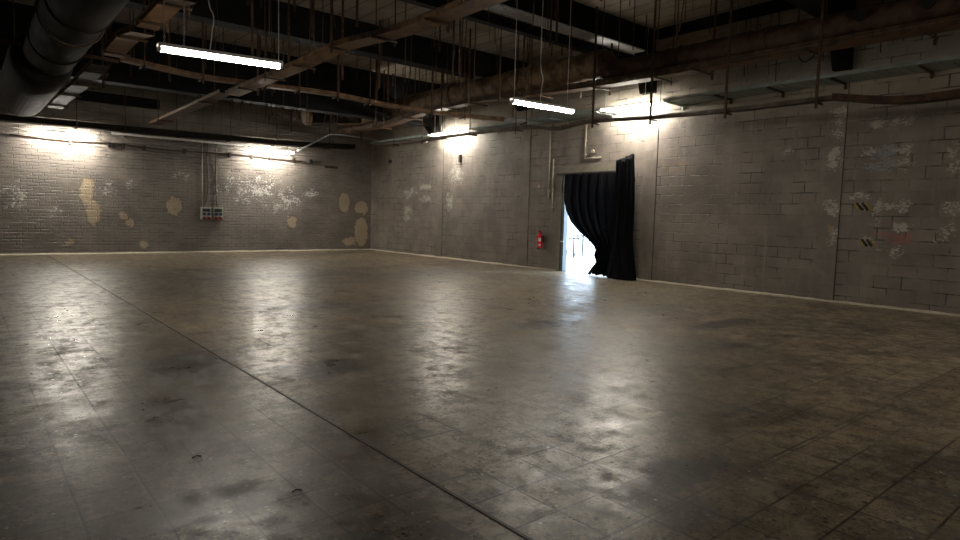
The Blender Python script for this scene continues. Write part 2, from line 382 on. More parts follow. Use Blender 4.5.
# cast lintel band and reveal trim round the doorway
struct(G().box(XR-.012, D0-.02, DH, XR+.02, D1+.10, DH+.20).build('trim_1', 'lintel'))
struct(G().box(XR-.012, D1, 0, XR+.02, D1+.09, DH).build('trim_2', 'lintel'))
# flush concrete columns in the block wall, with an open joint on one side
for i, (a, b) in enumerate(((4.95, 5.31), (9.21, 9.60), (13.70, 14.08), (18.12, 18.50))):
    struct(G().box(XR-.012, a, 0, XR+.01, b, 5.4).build('trim_%d' % (i+3), 'wall_r'))
    struct(G().box(XR-.004, a-.016, 0, XR+.01, a, 5.0).build('trim_%d' % (i+7), 'black'))
# mortar fillets at the foot of the walls
def fillet(a, b, nm, along):
    k = int(abs(b-a)/.25); g = G(); prof = []
    for i in range(k+1):
        t = a+(b-a)*i/k; w = .045+.022*rnd.random(); h = .030+.016*rnd.random(); prof.append((t, w, h))
    vs = []
    for t, w, h in prof:
        if along == 'y': vs += [(XR, t, 0.), (XR-w, t, 0.), (XR-w*.5, t, h*.7), (XR, t, h)]
        else: vs += [(t, YB, 0.), (t, YB-w, 0.), (t, YB-w*.5, h*.7), (t, YB, h)]
    g.face_add(vs, [(i*4+j, i*4+j+1, i*4+j+5, i*4+j+4) for i in range(k) for j in range(3)])
    struct(g.build(nm, 'mortar'))
fillet(Y0, D0-.05, 'baseboard_right', 'y'); fillet(D1+.1, YB, 'baseboard_right_far', 'y'); fillet(X0, XR, 'baseboard_back', 'x')
# steel expansion joint let into the floor, a hair proud
struct(G().box(1.990, Y0, 0, 2.010, YB-.3, .004).build('trim_11', 'steel'))
# patch of mortar splashed on the floor by the doorway
# ------------------------------------------------------------------ beams
def corbel(g, y0, y1, zt, zb):
    g.prism([(XR-.46, zt), (XR, zt), (XR, zb), (XR-.16, zb), (XR-.20, zb+.08)], 1, y0, y1); return g
for y, w, zb, zc, lab in ((0.7, .40, 5.40, 4.6, 'deep black steel ceiling beam nearest overhead, mostly above the frame'),
                      (5.10, .42, 5.40, 4.52, 'black ceiling beam whose wedge bracket sits on the dim wall at the right'),
                      (9.60, .45, 5.62, 4.66, 'black ceiling beam with a bright galvanised tray under it, landing right of the curtain'),
                      (14.12, .45, 5.45, 4.75, 'black ceiling beam crossing above the rusty duct elbow in mid room'),
                      (18.60, .45, 4.66, 4.60, 'deepest black ceiling beam, the last one before the back wall')):
    t = thing('ceiling_beam', (3, y, zb), lab, 'beam')
    g = G(); x0, x1 = X0, XR
    g.box(x0, y-w/2, zb, x1, y+w/2, zb+.05); g.box(x0, y-w/2, ZC-.05, x1, y+w/2, ZC); g.box(x0, y-w/2+.04, zb+.05, x1, y+w/2-.04, ZC-.05)
    g.build('girder', 'beam', t)
    corbel(G(), y-w/2+(-.06 if y > 9 else .02), y-w/2+.33, zb, zc if zb > 5 else 4.32).build('wedge_bracket', 'beam', t)
# lower flange beam just behind the third one, with the bright tray between
t = thing('steel_channel', (4, 9.85, 5.4), 'thin black steel channel running just beyond the bright tray beam', 'beam')
G().box(X0, 9.85, 5.36, XR, 9.95, 5.60).build('web', 'beam', t); G().box(X0, 9.77, 5.36, XR, 9.85, 5.39).build('flange', 'beam', t)
t = thing('galvanised_tray', (8, 9.6, 5.58), 'bright galvanised tray slung beneath the black beam right of centre', 'cable tray')
G().box(3.0, 9.38, 5.59, 13.25, 9.76, 5.60).build('tray_bottom', 'galv', t)
for yy in (9.38, 9.748): G().box(3.0, yy, 5.60, 13.25, yy+.012, 5.62).build('side_rail', 'galv', t)
tag(G().box(2.66, 22.72, 4.76, 5.15, 22.95, 5.04).build('steel_section', 'beam'), 'short black steel section with a cut end high on the back wall', 'beam')
# black strip along the top of right wall
tag(G().box(XR-.16, Y0, 5.93, XR, 9.3, 6.14).build('edge_strip', 'beam'), 'black strip where the ceiling meets the right wall', 'beam')

# ------------------------------------------------------------------ ducts
def seams(t, x, z, r, ys, mat, nm='collar'):
    for y in ys: G().ring((x, y, z), 1, r+.004, .016, 40, 6).build(nm, mat, t)
t = thing('spiral_duct', (1.41, 12, 4.37), 'huge dark round ventilation duct at the upper left', 'duct')
g = G(); ys = [Y0+.1+.12*i for i in range(int((20.0-Y0)/.12))]
rs = [.415 + (.006 if i % 2 else -.003) for i in range(len(ys))]
g.tube([(1.41, y, 4.37) for y in ys], .42, 48, rs=rs).build('duct_shell', 'duct', t)
G().tube([(1.30, 14.6, 4.30), (1.30, 14.9, 4.27), (1.30, 20.0, 4.27)], .5, 40, rs=[.43, .52, .52]).build('wide_section', 'duct', t)
seams(t, 1.41, 4.37, .42, (6.0, 8.2, 10.6, 13.2, 15.8, 18.4), 'duct')
for y in (7.0, 11.5, 16.0, 19.6):
    g = G(); g.ring((1.41, y, 4.37), 1, .44, .012, 36, 4); g.tube([(.97, y, 4.37), (.97, y, ZC)], .012, 6); g.tube([(1.85, y, 4.37), (1.85, y, ZC)], .012, 6); g.build('strap_hanger', 'rustdark', t)
t = thing('round_duct', (11.35, 12, 5.05), 'rust coloured wrapped round duct running beside the right wall above a tray', 'duct')
random.seed(3)
def wrapped(y0, y1, r, mat, x=11.35, z=5.05):
    k = int((y1-y0)/.10); return G().tube([(x, y0+(y1-y0)*i/k, z) for i in range(k+1)], r, 28, rs=[r+random.uniform(-.012, .014) for i in range(k+1)])
wrapped(9.35, 18.34, .31, 'wrap').build('wrapped_section', 'wrap', t)
wrapped(-1.0, 9.2, .22, 'duct', z=4.82).build('bare_section', 'nearwrap', t)
g = G(); g.tube([(11.35, 9.10, 4.83), (11.35, 9.42, 5.04)], .3, 28, rs=[.23, .315]).build('reducer', 'rustdark', t)
for (y, r) in ((8.95, .085), (4.05, .085), (3.15, .10)):
    g = G(); g.tube([(11.35-.15, y, 4.84), (11.35-.28, y, 4.85)], r, 18); g.build('inspection_port', 'black', t)
seams(t, 11.35, 4.82, .222, (1.0, 5.6, 7.4), 'rustdark')
seams(t, 11.35, 5.05, .315, (12.0, 14.9, 17.6), 'rustdark')
t = thing('round_duct', (11.35, 20, 5.05), 'far end of rusty duct with a short side branch in the far right corner', 'duct')
wrapped(18.86, 21.8, .31, 'wrap').build('wrapped_section', 'wrap', t)
g = G(); g.tube([(9.2, 20.4, 4.78), (11.3, 20.4, 5.05)], .28, 24).build('branch_stub', 'duct', t)
G().tube([(9.12, 20.4, 4.77), (9.25, 20.4, 4.787)], .31, 24).build('flange', 'rust', t)

# ------------------------------------------------------------------ cable trays
def tray(name, label, pts, w, h, mat_b, mat_s, hang=(), bars=True, rodmat='rustdark', ztop=ZC, group=None, lip=True, off=0.):
    """open U channel swept along pts (plan direction), with crossbars and threaded hanger rods as its parts"""
    c = Vector(pts[len(pts)//2]); t = thing(name, c, label, 'cable tray', group)
    P = [Vector(p) for p in pts]; k = len(P); bot = []; L = []; Rr = []
    for i, p in enumerate(P):
        d = (P[min(i+1, k-1)]-P[max(i-1, 0)]); d.z = 0; d.normalize(); s = Vector((d.y, -d.x, 0))
        L.append((p-s*w/2, s)); Rr.append((p+s*w/2, s))
    g = G(); th = .004
    vs = []
    for (a, s), (b, _) in zip(L, Rr): vs += [a, b, b+Vector((0, 0, th)), a+Vector((0, 0, th))]
    fs = [(i*4+j, i*4+(j+1) % 4, (i+1)*4+(j+1) % 4, (i+1)*4+j) for i in range(k-1) for j in range(4)]+[(0, 1, 2, 3), (4*k-1, 4*k-2, 4*k-3, 4*k-4)]
    g.face_add(vs, fs).build('tray_bottom', mat_b, t)
    for side, lst, sg in (('side_flange', L, 1), ('side_flange', Rr, -1)):
        g = G(); vs = []
        for a, s in lst:
            b = a+s*sg*.004; vs += [a, b, b+Vector((0, 0, h)), a+Vector((0, 0, h))]
        g.face_add(vs, fs)
        if lip:
            b0 = []
            for a, s in lst: q = a+Vector((0, 0, h)); b0 += [q, q-s*sg*.018, q-s*sg*.018+Vector((0, 0, .004)), q+Vector((0, 0, .004))]
            g.face_add(b0, fs)
        g.build(side, mat_s, t)
    def pos(q):     # point on the path at arc fraction q
        ln = [(P[i+1]-P[i]).length for i in range(k-1)]; tot = sum(ln)*q
        for i in range(k-1):
            if tot <= ln[i] or i == k-2:
                return P[i].lerp(P[i+1], min(1, tot/ln[i])), (P[i+1]-P[i]).normalized()
            tot -= ln[i]
    for q, kind in hang:
        p, d = pos(q); s = Vector((d.y, -d.x, 0)).normalized()
        if bars:
            g = G(); e = max(w/2+.07, off+.03); a = p-s*e; b = p+s*e
            g.tube([a-Vector((0, 0, .022)), b-Vector((0, 0, .022))], .020, 4); g.build('cross_bar', rodmat, t)
        top = ztop(p) if callable(ztop) else ztop
        a = p+s*max(w/2+.035, off)*(1 if kind in 'rR' else -1)
        g = G()
        if kind in 'RL': g.box(a.x-.018, a.y-.018, a.z-.12, a.x+.018, a.y+.018, top)
        else: g.tube([a-Vector((0, 0, .10)), (a.x, a.y, top)], .011, 6)
        g.build('hanger_rod', rodmat, t)
    return t
def smoothpath(pts, n=6):
    out = []
    P = [Vector(p) for p in pts]; P = [P[0]*2-P[1]]+P+[P[-1]*2-P[-2]]
    for i in range(1, len(P)-2):
        for j in range(n):
            t = j/n; a, b, c, d = P[i-1], P[i], P[i+1], P[i+2]
            out.append(.5*((2*b)+(-a+c)*t+(2*a-5*b+4*c-d)*t*t+(-a+3*b-3*c+d)*t**3))
    out.append(P[-2]); return out
def beamtop(p):
    for y, w, zb in ((5.1, .42, 5.4), (9.7, .7, 5.56), (14.12, .45, 5.45), (18.6, .45, 4.66)):
        if abs(p.y-y) < w/2+.05: return zb
    return ZC
# along the left, below the big duct: bent pieces
tray('cable_tray', 'short bent rusty tray piece, highest one right of the big left duct', [(2.36, 9.0, 4.22), (2.36, 9.8, 4.33), (2.33, 11.0, 4.27)], .30, .07, 'rust', 'rust', [(.25, 'r'), (.8, 'R')], ztop=beamtop)
tray('cable_tray', 'rusty tray piece hanging lower, behind the highest bent piece at upper left', smoothpath([(2.30, 11.15, 4.22), (2.28, 12.2, 4.33), (2.28, 13.6, 4.30)], 3), .34, .08, 'rust', 'rust', [(.3, 'r'), (.85, 'L')], ztop=beamtop)
tray('cable_tray', 'dark tray continuing along the big left duct towards the back wall', [(2.24, 14.5, 4.28), (2.2, 17., 4.22), (2.12, 19.6, 4.2), (2.1, 20.9, 4.16)], .34, .07, 'farmat', 'rustdark', [(.1, 'r'), (.35, 'r'), (.6, 'l'), (.9, 'r')], ztop=beamtop)
# B along the room
tray('cable_tray', 'long tan perforated tray sweeping from top centre down towards the back left', smoothpath([(5.42, -1.0, 4.30), (5.42, 3.0, 4.32), (5.38, 6.2, 4.30), (5.24, 8.2, 4.24), (5.14, 10.0, 4.32), (5.03, 11.4, 4.22), (4.98, 13.2, 4.19), (5.0, 15.2, 4.18)], 4), .33, .075, 'rust', 'rustperf',
     [(.28, 'r'), (.40, 'l'), (.52, 'R'), (.60, 'r'), (.68, 'L'), (.76, 'r'), (.84, 'l'), (.93, 'R')], ztop=beamtop)
tray('cable_tray', 'dull brown tray descending behind the crossing tray to the back left', [(4.98, 15.6, 4.28), (4.9, 18.2, 4.2), (4.85, 22.2, 4.15)], .30, .07, 'rustdark', 'rust', [(.2, 'r'), (.8, 'l')], ztop=beamtop)
# C across the room
C = smoothpath([(2.55, 14.25, 4.38), (4.0, 14.35, 4.29), (5.2, 14.3, 4.30), (7.0, 14.2, 4.33), (9.0, 14.1, 4.24), (11.0, 13.9, 4.26), (12.0, 13.5, 4.25)], 4)
tray('cable_tray', 'tan perforated tray crossing the room from left to right in mid air', C, .22, .08, 'rust', 'rustperf', [(.04, 'r'), (.16, 'R'), (.30, 'r'), (.38, 'r'), (.48, 'R'), (.57, 'r'), (.66, 'l'), (.76, 'R'), (.87, 'r')], ztop=beamtop)
tray('cable_tray', 'short shiny galvanised tray end left of the hanging tube lamp by the doorway', [(11.95, 13.35, 4.22), (13.1, 13.1, 4.24)], .22, .06, 'galv', 'galv', [(.5, 'r')], ztop=beamtop)
# E under the duct
E = smoothpath([(11.3, -1.5, 4.44), (11.3, 2.7, 4.45), (11.3, 5.0, 4.47), (11.3, 7.0, 4.48), (11.3, 9.0, 4.50), (11.3, 11.7, 4.60), (11.3, 14.1, 4.70), (11.3, 16.6, 4.66), (11.3, 18.6, 4.50), (11.2, 21.8, 4.50)], 4)
tray('cable_tray', 'long rusty perforated tray running under the wrapped duct', E, .32, .13, 'rustmid', 'rustmidperf', [(.20, 'R'), (.27, 'r'), (.36, 'R'), (.40, 'r'), (.47, 'R'), (.55, 'l'), (.60, 'L'), (.66, 'l'), (.71, 'L'), (.76, 'l'), (.80, 'l'), (.88, 'l'), (.94, 'l')], ztop=beamtop, off=.37)
# F drooping strip near the right wall, turning along the back wall
F = smoothpath([(10.95, 4.3, 3.54), (10.95, 5.95, 3.54), (10.95, 7.6, 3.58), (10.97, 9.1, 3.66), (11.0, 9.75, 3.67), (10.95, 10.4, 3.60), (11.0, 11.4, 3.72), (11.3, 13.1, 3.82), (11.7, 15.1, 3.92), (12.2, 18.6, 4.01), (12.5, 22.2, 4.17)], 4)
tray('cable_tray', 'thin drooping perforated tray near the right wall, passing in front of the tube lamps', F, .12, .07, 'rustdark', 'darkperf',
     [(.012, 'L'), (.10, 'L'), (.19, 'L'), (.275, 'L'), (.42, 'l'), (.56, 'l'), (.66, 'l'), (.74, 'l'), (.86, 'l')], ztop=beamtop, off=.10)
tray('cable_tray', 'thicker dark sagging tray entering at the right edge of the view', smoothpath([(10.95, -1.0, 3.55), (10.95, 1.2, 3.47), (10.95, 2.4, 3.38), (10.95, 3.3, 3.36), (10.95, 4.28, 3.53)], 4), .20, .10, 'rustdark', 'rustdark', [(.3, 'L')], ztop=beamtop, off=.14)
Hh = smoothpath([(-4, 22.75, 3.86), (0., 22.75, 3.88), (3, 22.75, 3.90), (6.4, 22.75, 3.93), (9.5, 22.75, 3.96), (12.2, 22.75, 4.08)], 3)
tray('cable_tray', 'long dark tray running along the back wall above the two tube lamps', Hh, .42, .16, 'farmat', 'farmat', [(.28, 'r'), (.42, 'r'), (.5, 'r'), (.6, 'l'), (.7, 'r'), (.8, 'r'), (.93, 'r')], ztop=ZC)
t = thing('thin_pipe', (0, 14.25, 4.5), 'thin brown pipe crossing beneath the huge duct at the upper left', 'pipe')
G().tube(smoothpath([(-4., 14.25, 4.60), (-.8, 14.25, 4.44), (.6, 14.25, 4.40), (2.5, 14.25, 4.36)], 5), .035, 8).build('pipe', 'rustdark', t)
for x in (-2.5, .3): G().tube([(x, 14.25, 4.45), (x, 14.25, 5.45)], .011, 6).build('hanger_rod', 'rustdark', t)
# sheet-metal shelf tray on the right wall
t = thing('wall_shelf_tray', (12.9, 8, 4.28), 'wide grey green sheet metal tray on brackets high along the right wall', 'cable tray')
def shelf(y0, y1, nm):
    k = max(2, int((y1-y0)/1.0)); g = G()
    for i in range(k):
        a, b = y0+(y1-y0)*i/k, y0+(y1-y0)*(i+1)/k; g.box(12.56, a+.003, 4.27, 13.28, b-.003, 4.278)
    g.box(12.552, y0, 4.27, 12.56, y1, 4.33); g.build(nm, 'green', t)
    g = G(); q = y0+.03
    while q < y1: g.box(12.57, q, 4.262, 13.27, q+.012, 4.27); q += .16
    g.build('rib_pattern', 'green', t)
shelf(-1.5, 8.62, 'sheet'); shelf(10.45, 15.85, 'sheet'); shelf(18.05, 22.0, 'sheet')
for y in (2.4, 3.6, 5.0, 6.2, 7.35, 8.55, 10.6, 12.2, 13.4, 15.2, 19.3, 21.0):
    g = G(); g.box(12.58, y-.02, 4.235, 13.29, y+.02, 4.262); g.box(13.25, y-.02, 4.15, 13.298, y+.02, 4.262); g.build('bracket', 'galv' if y > 8 else 'rustdark', t)

# ------------------------------------------------------------------ tube lamps
def make_lamp(label, lit='tube'):
    t = thing('tube_lamp', (0, 0, 0), label, 'lamp', 'tube lamps')
    G().box(-.80, -.060, -.002, .80, .060, .040).build('housing', 'white', t)
    g = G(); g.tube([(-.765, 0, -.022), (.765, 0, -.022)], .042, 16).build('diffuser', lit, t)
    for s in (-1, 1): G().tube([(s*.765, 0, -.018), (s*.80, 0, -.018)], .045, 14).build('end_cap', 'white', t)
    return t
lamps = [ # centre, rotation, label, suspension
    ((2.78, 8.8, 3.555), 0.0, -.030, 'bright tube lamp hanging on chains at the upper left, largest lamp in view'),
    ((8.26, 8.2, 3.56), 0.0, -.013, 'bright tube lamp hanging on thin wires above the door, tilted down to the right'),
    ((12.85, 9.93, 4.34), math.pi/2, 0, 'bright tube lamp under the shelf tray right of the hanging door lamp'),
    ((12.85, 17.45, 4.34), math.pi/2, 0, 'bright tube lamp under the shelf tray near the far right corner'),
    ((2.54, 22.70, 3.68), 0.0, 0, 'bright tube lamp before the back wall at its left end'),
    ((8.91, 22.70, 3.735), 0.0, 0, 'bright tube lamp before the back wall between socket boxes and corner'),
    # unseen lamps added outside the frame to brighten the foreground and right wall
    ((-4.3, 22.88, 3.69), 0.0, 0, 'added unseen tube lamp before the back wall beyond the left edge of the view'),
    ((12.85, -3.0, 4.36), math.pi/2, 0, 'added unseen tube lamp under the shelf tray behind the viewer'),
    ((8.15, -.6, 3.52), 0.0, 0, 'added unseen hanging tube lamp overhead to the right of the viewer'),
]
proto = make_lamp(lamps[0][3])
roots = []
for i, (c, rz, tilt, lab) in enumerate(lamps):
    if i == 2: wproto = make_lamp(lab, 'walltube')
    r = proto if i == 0 else wproto if i == 2 else copy_tree(proto if i in (1, 8) else wproto)
    r.location = c; r.rotation_euler = (0, tilt, rz); r['label'] = lab; roots.append(r)
bpy.context.view_layer.update()
def hang(i, local_x, top, kind, nm='suspension_wire', sway=0.):
    """chain or wire from lamp i straight up to height top; built in world space then moved to the lamp's frame"""
    r = roots[i]; Mx = r.matrix_world; p = Mx @ Vector((local_x, 0, .04)); g = G()
    if kind == 'chain':
        z = p.z; k = 0
        while z < top:
            g.ring((p.x+sway*(z-p.z), p.y, z), k % 2, .012, .0035, 6, 4); z += .027*1.0; k += 1
    elif kind == 'wavy':
        g.tube(smoothpath([(p.x, p.y, p.z), (p.x+.03, p.y, p.z+.25), (p.x+.05, p.y, p.z+.45), (p.x-.02, p.y, p.z+.8), (p.x+.01, p.y, top)], 6), .008, 6)
    else: g.tube([p, (p.x, p.y, top)], .0055, 6)
    o = g.build(nm, 'galv' if kind == 'chain' else 'white'); o.data.transform(Mx.inverted()); o.parent = r
hang(0, -.72, 5.9, 'chain', 'chain'); hang(0, -.49, 5.9, 'chain', 'chain', .02); hang(0, -.17, ZC, 'wavy', 'power_cable'); hang(0, .76, ZC, 'wire')
hang(1, -.74, ZC, 'wire'); hang(1, -.1, ZC, 'wavy', 'power_cable'); hang(1, .62, ZC, 'wire'); hang(8, -.7, ZC, 'wire'); hang(8, .7, ZC, 'wire')
for i in (2, 3, 7):
    for s in (-.6, .6): hang(i, s, ZC, 'wire')
for i in (4, 5, 6):
    for s in (-.6, .6): hang(i, s, 3.87, 'wire')

# ------------------------------------------------------------------ loose rods, straps and wires under the ceiling
bays = [(.95, 4.85, 'before the first black beam in view'), (5.4, 9.3, 'between the first and second black beams'), (10.4, 13.85, 'between the second and third black beams'), (14.4, 18.3, 'between the third and fourth black beams'), (18.9, 22.4, 'beyond the last black beam')]
def clear(x, y, z):
    if 10.7 < x < 11.1 and z < 5.0: return False
    if abs(x-1.41) < .6: return False
    if abs(x-11.35) < .45 and z < 5.5: return False
    if abs(x-2.3) < .3 and z < 4.5: return False
    if abs(x-5.1) < .5 and z < 4.6: return False
    if 19.9 < y < 20.9 and x > 8.8: return False
    if abs(y-14.2) < .4: return False
    return x < 12.3
counts = {0: 14, 1: 60, 2: 74, 3: 60, 4: 34}
for bi, (ya, yb, where) in enumerate(bays):
    made = 0
    while made < counts[bi]:
        x = rnd.uniform(1.9, 12.3); y = rnd.uniform(ya, yb); z = ZC-rnd.choice((.4, .7, .9, 1.1, 1.3, 1.5, 1.6, 1.7))-rnd.random()*.25
        if not clear(x, y, z): continue
        made += 1; k = rnd.random(); g = G(); dx, dy = rnd.uniform(-.02, .02), rnd.uniform(-.02, .02)
        if rnd.random() < .2: dx, dy = dx*6, dy*6
        if k < .55:
            g.tube([(x, y, ZC+.01), (x+dx, y+dy, z)], .011, 6); tag(g.build('hanging_rod', 'rustdark'), 'thin rusty rod dangling from the ceiling '+where, 'rod', 'loose rods '+where)
        elif k < .75:
            g.box(x-.026, y-.003, z, x+.026, y+.003, ZC+.01); tag(g.build('steel_strap', 'rustdark'), 'flat rusty steel strap dangling from the ceiling '+where, 'strap', 'loose straps '+where)
        else:
            g.tube(smoothpath([(x, y, ZC), (x+dx+rnd.uniform(-.05, .05), y, (ZC+z)/2+.1), (x+rnd.uniform(-.06, .06), y+dy, z)], 5), .005, 5)
            tag(g.build('hanging_wire', 'black'), 'thin dark bent wire dangling from the ceiling '+where, 'wire', 'loose wires '+where)
# ragged remnants below the deepest beam
for i in range(26):
    x = rnd.uniform(4.6, 9.8); L = rnd.uniform(.12, .5); g = G()
    g.tube([(x, 18.5, 4.66), (x+rnd.uniform(-.04, .04), 18.5, 4.66-L*.6), (x+rnd.uniform(-.07, .07), 18.5, 4.66-L)], .011, 5)
    tag(g.build('hanging_scrap', 'rustdark'), 'short dark scrap of wire hanging below the deepest black beam', 'wire', 'scraps under the deepest beam')
# a few bent wires dangling just off the upper right wall
for y, zt, L in ((7.0, 5.93, 1.5), (6.75, 5.93, 1.35), (6.3, 5.93, 1.9), (5.9, 5.93, 1.25), (4.4, 5.93, 1.45), (4.05, 5.93, 1.3), (10.8, 6.15, 1.1)):
    g = G().tube([(13.1, y, ZC), (13.12, y+.02, ZC-L*.6), (13.1, y-.02, ZC-L)], .010, 5)
    tag(g.build('hanging_wire', 'rustdark'), 'dark wire end dangling close to the upper right wall', 'wire', 'wire ends by the upper right wall')
tag(G().tube(smoothpath([(13.2, 5.95, 5.1), (13.15, 5.85, 4.85), (13.15, 5.72, 4.78), (13.18, 5.58, 4.9), (13.2, 5.5, 5.1)], 6), .014, 6).build('cable_loop', 'black'), 'black cable loop hooked on the upper wall left of the black bracket', 'cable')

# ------------------------------------------------------------------ pipes and boxes on the walls
def pipe(pts, r, mat, nm, label, cat='pipe'): return tag(G().tube(pts, r, 8).build(nm, mat), label, cat)
def conduit(pts, label, caps=True):
    t = thing('wall_conduit', pts[0], label, 'conduit'); G().tube(pts, .022, 8).build('pipe', 'conduit', t)
    for f in (.15, .55, .9):
        p = Vector(pts[0]).lerp(Vector(pts[1]), f); G().box(XR-.05, p.y-.04, p.z-.015, XR, p.y+.04, p.z+.015).build('clip', 'conduit', t)
    return t
conduit([(XR-.03, 12.86, 4.25), (XR-.03, 12.86, 2.10)], 'long pale conduit reaching down the wall left of the doorway')
conduit([(XR-.03, 12.70, 3.22), (XR-.03, 12.70, 1.68)], 'short pale conduit reaching lowest, next to the door frame')
t = conduit([(XR-.03, 11.52, 4.25), (XR-.03, 11.52, 3.18)], 'pale conduit dropping above the doorway and turning right')
G().tube([(XR-.03, 11.52, 3.18), (XR-.03, 10.95, 3.18)], .018, 8).build('elbow_run', 'conduit', t)
G().tube([(XR-.06, 11.25, 3.36), (XR, 11.25, 3.36)], .045, 12).build('junction_cap', 'conduit', t)
# rail and thin pipes along the back wall
t = thing('wall_rail', (5.9, 22.4, 3.80), 'shiny silver rail along the back wall between the two lamps', 'pipe')
G().tube([(3.70, 22.46, 3.80), (8.0, 22.46, 3.79)], .034, 8).build('pipe', 'white', t)
for x in (4.2, 5.9, 7.6): G().box(x-.02, 22.46, 3.785, x+.02, YB, 3.805).build('arm', 'rustdark', t)
t = thing('clamped_pipe', (4, 23.12, 3.52), 'thin dark pipe with clamps on the back wall just under the lamps', 'pipe')
G().tube(smoothpath([(1.2, 23.13, 3.55), (2.6, 23.13, 3.50), (3.9, 23.13, 3.54), (5.5, 23.13, 3.47), (7.0, 23.13, 3.5), (8.4, 23.13, 3.5), (10.4, 23.13, 3.44)], 5), .018, 6).build('pipe', 'rustdark', t)
for x in (2.7, 3.75, 3.9, 4.15, 4.75, 6.0, 7.5, 8.3, 9.0, 9.9, 10.6): G().box(x-.035, 23.08, 3.40, x+.035, YB, 3.56).build('clamp', 'black', t)
t = thing('roof_conduit', (9.7, 22.6, 3.9), 'white conduit bending up from the lamp into the far right corner', 'pipe')
G().tube([(9.75, 22.40, 3.78), (11.0, 22.40, 4.50), (11.4, 22.40, 4.54), (13.1, 22.40, 4.50)], .030, 8).build('pipe', 'galv', t)
for x in (11.0, 12.4): G().tube([(x, 22.40, 4.5), (x, 22.40, ZC)], .010, 6).build('hanger_rod', 'rustdark', t)
# power sockets with their cables
t = thing('socket_box', (6.85, YB-.02, 1.10), 'pair of power socket boxes with red and blue sockets on the back wall', 'power socket')
for x0 in (6.50, 6.90):
    hs = G().box(x0, YB-.14, 1.16, x0+.33, YB, 1.56).build('housing', 'boxgrey', t)
    G().box(x0-.01, YB-.17, 1.56, x0+.34, YB, 1.60).build('hood', 'boxgrey', hs)
    G().box(x0+.04, YB-.15, 1.43, x0+.29, YB-.135, 1.54).build('breaker_window', 'black', hs)
    for k in range(2):
        cx = x0+.09+.15*k
        G().tube([(cx, YB-.12, 1.36), (cx, YB-.20, 1.35)], .055, 12).build('blue_socket', 'blue', hs)
        G().tube([(cx, YB-.12, 1.22), (cx, YB-.21, 1.19)], .060, 12).build('red_socket', 'socketred', hs)
for (pts, lab) in (([(6.60, YB-.05, 1.60), (6.70, YB-.03, 1.9), (6.76, YB-.03, 2.4), (6.74, YB-.03, 3.2), (6.74, YB-.1, 4.0)], 'dark cable curving down to the left socket box'),
                   ([(7.06, YB-.05, 1.60), (7.03, YB-.03, 2.0), (7.02, YB-.03, 2.9), (7.04, YB-.1, 4.0)], 'dark cable running down to the right socket box')):
    tag(G().tube(smoothpath(pts, 6), .016, 6).build('power_cable', 'black'), lab, 'cable')
tag(G().tube([(6.58, YB-.03, 4.0), (6.56, YB-.03, 1.62)], .014, 6).build('wall_conduit', 'conduit'), 'pale thin conduit down the back wall to the socket boxes', 'conduit')
# small detector / plate near the far corner
tag(G().box(XR-.06, 21.6, 3.55, XR, 21.75, 3.67).build('junction_box', 'black'), 'small black box on the wall just right of the far corner', 'junction box')
tag(G().box(11.2, YB-.05, 3.28, 11.75, YB, 3.36).build('wall_bracket', 'rustdark'), 'small dark bracket on the back wall left of the corner', 'bracket')
tag(G().box(XR-.08, 17.05, 3.35, XR, 17.15, 3.60).build('cut_pipe_stub', 'black'), 'small black stub on the wall below the far wall lamp', 'bracket')

# ------------------------------------------------------------------ fire extinguisher and sign
ex, ey = XR-.12, 13.06
t = thing('fire_extinguisher', (ex, ey, .60), 'red fire extinguisher hung on the wall left of the doorway', 'fire extinguisher')
prof = [(.0, .60), (.078, .60), (.085, .615), (.085, .98), (.078, 1.02), (.055, 1.05), (.03, 1.065), (.026, 1.09)]
g = G(); n_ = 24
cyl = g.grid(lambda u, v: (ex+prof[round(v*7)][0]*math.cos(u*2*math.pi), ey+prof[round(v*7)][0]*math.sin(u*2*math.pi), prof[round(v*7)][1]), n_, 7, True, True).build('cylinder', 'red', t)
g = G(); g.tube([(ex, ey, .60), (ex, ey, .64)], .087, 24).build('foot_ring', 'black', t)
g = G(); g.tube([(ex, ey, 1.08), (ex, ey, 1.13)], .022, 12); g.box(ex-.02, ey-.03, 1.10, ex+.02, ey+.03, 1.13); vl = g.build('valve', 'black', t)
g = G(); g.prism([(ey-.02, 1.12), (ey+.10, 1.16), (ey+.10, 1.175), (ey-.02, 1.14)], 0, ex-.012, ex+.012); g.prism([(ey-.02, 1.10), (ey+.09, 1.10), (ey+.09, 1.115), (ey-.02, 1.12)], 0, ex-.012, ex+.012); g.build('lever', 'red', vl)
G().tube(smoothpath([(ex, ey-.02, 1.11), (ex-.02, ey-.09, 1.10), (ex-.03, ey-.115, 1.0), (ex-.02, ey-.11, .80)], 6), .011, 8).build('hose', 'black', t)
def patch(y0, y1, z0, z1, nm, mt):
    g = G(); r = .0865
    g.grid(lambda u, v: (ex+r*math.cos(math.radians(y0+(y1-y0)*u)), ey+r*math.sin(math.radians(y0+(y1-y0)*u)), z0+(z1-z0)*v), 12, 1).build(nm, mt, cyl)
patch(190, 250, .83, .93, 'label', 'whitelab'); patch(195, 245, .70, .75, 'label', 'whitelab')
G().box(ex+.07, ey-.03, .8, XR, ey+.03, 1.0).build('wall_hook', 'black', t)
t = thing('sign_remnant', (XR-.006, 13.25, 2.40), 'torn remains of a red and white round sign on the wall above the extinguisher', 'sign')
g = G(); k = 20
